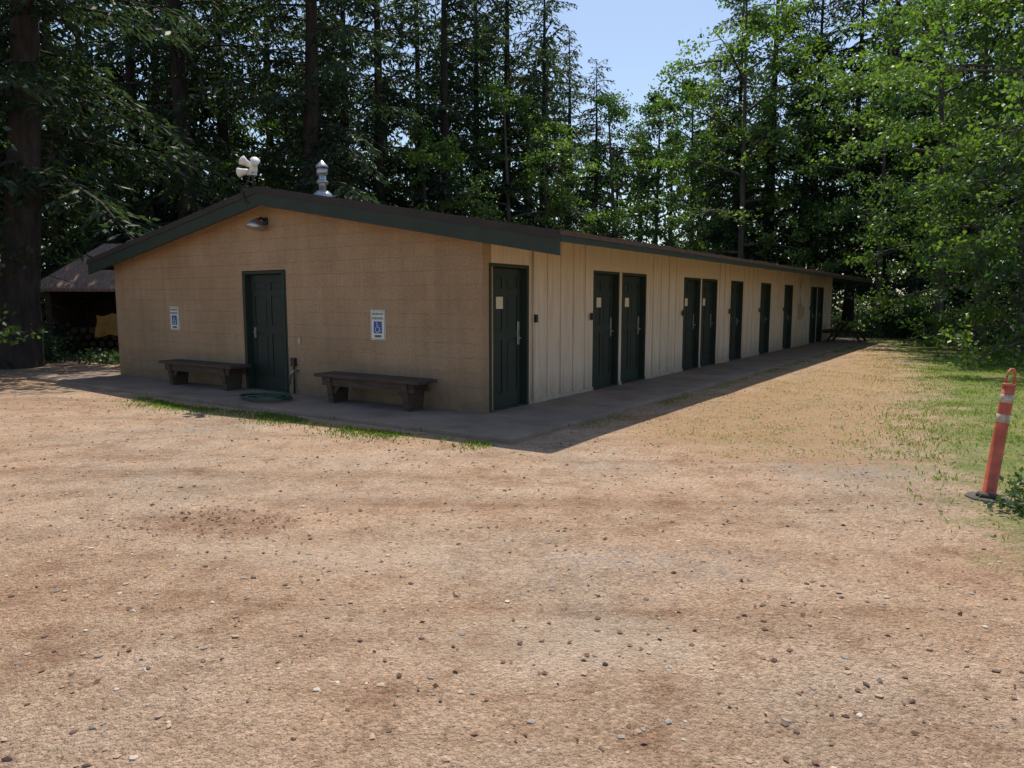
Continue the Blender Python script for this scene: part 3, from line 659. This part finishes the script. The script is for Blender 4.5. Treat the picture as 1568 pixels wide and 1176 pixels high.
# ------------------------------------------------------------------ woodshed on the left
sx,sy=-12.0,22.6
SH=empty('wood_shelter',(sx,sy,0),math.radians(12))
hw=2.0; ze=1.95; zp=3.35; rl=.5
V=[(-hw,-1.8,ze),(hw,-1.8,ze),(hw,1.8,ze),(-hw,1.8,ze),(-rl,0,zp),(rl,0,zp)]
V+= [(a_,b_,c_-.08) for a_,b_,c_ in V]
mesh('hip_roof',V,[(0,1,5,4),(1,2,5),(2,3,4,5),(3,0,4),(6,10,11,7),(7,11,8),(8,11,10,9),(9,10,6),(0,6,7,1),(1,7,8,2),(2,8,9,3),(3,9,6,0)],M['shake'],SH)
boxes('posts',[(a_-.07,a_+.07,b_-.07,b_+.07,0,ze-.02) for a_ in (-1.6,1.6) for b_ in (-1.45,1.45)],M['bench'],SH)
boxes('back_boards',[(-1.6,1.6,1.50,1.54,.1,ze-.03),(-1.66,-1.62,-1.3,1.4,.1,ze-.03)],M['bench'],SH)
FV=[];FF=[]
for r_ in range(4):
    for k in range(11):
        V,Fc=tube([(-1.3+k*.24+(r_%2)*.12,-.9,.13+r_*.2),(-1.3+k*.24+(r_%2)*.12,-.3,.13+r_*.2)],.1+random.uniform(-.02,.01),8); n=len(FV); FV+=V; FF+=[tuple(i+n for i in q) for q in Fc]
mesh('firewood',FV,FF,M['log'],SH)
tv=[];tf=[]
for i in range(9):
    for j in range(7):
        tv.append((-.38+i*.08,-1.45-.25*(j/6)**2+.04*math.sin(i*1.9+j),1.2-.10*j-.07*math.sin(i*.9)+.03*math.sin(j*2+i)))
for i in range(8):
    for j in range(6): q=i*7+j; tf.append((q,q+1,q+8,q+7))
mesh('yellow_tarp',tv,tf,M['tarp'],SH,0,True)

# ------------------------------------------------------------------ picnic table
pw=b2w(22.3,-.85)
PT=empty('picnic_table',(pw.x,pw.y,.058),ANG)
boxes('top',[(-.9,.9,-.36+i*.148,-.36+i*.148+.138,.70,.74) for i in range(5)],M['bench'],PT,.004)
boxes('seats',[(-.9,.9,s_-.13,s_+.13,.41,.45) for s_ in (-.62,.62)],M['bench'],PT,.004)
for k,xx in enumerate((-.62,.62)):
    extr('a_frame_a_%d'%k,[(-.20,.70),(-.11,.70),(-.55,0),(-.64,0)],'x',xx-.02,xx+.02,M['bench'],PT)
    extr('a_frame_b_%d'%k,[(.20,.70),(.11,.70),(.55,0),(.64,0)],'x',xx+.021,xx+.06,M['bench'],PT)
    boxes('cross_%d'%k,[(xx-.06,xx-.021,-.74,.74,.33,.409)],M['bench'],PT)

# ------------------------------------------------------------------ light
el=math.radians(63.5); az=math.radians(7.5)
sd=Vector((math.sin(az)*math.cos(el),math.cos(az)*math.cos(el),math.sin(el)))
L=bpy.data.lights.new('sun','SUN'); L.energy=5.0; L.angle=math.radians(.5); L.color=(1,.93,.82)
lo=bpy.data.objects.new('sun',L); lo.rotation_mode='QUATERNION'; lo.rotation_quaternion=sd.to_track_quat('Z','Y'); link(lo)
w=bpy.data.worlds.new('World'); S.world=w; w.use_nodes=True; nt=w.node_tree
sky=nt.nodes.new('ShaderNodeTexSky'); sky.sky_type='NISHITA'; sky.sun_disc=False; sky.sun_elevation=el; sky.sun_rotation=az
sky.dust_density=1.0; sky.ozone_density=1.0
bg=nt.nodes['Background']; bg.inputs[1].default_value=.15; nt.links.new(sky.outputs[0],bg.inputs[0])
cam=bpy.data.cameras.new('camera'); cam.sensor_width=36; cam.lens=F/1568*36; cam.clip_end=1000; cam.clip_start=.05
co=bpy.data.objects.new('camera',cam); co.location=(0,0,CH); co.rotation_euler=(math.pi/2-P,0,0); link(co); S.camera=co
S.view_settings.view_transform='Standard'; S.view_settings.look='None'; S.view_settings.exposure=0
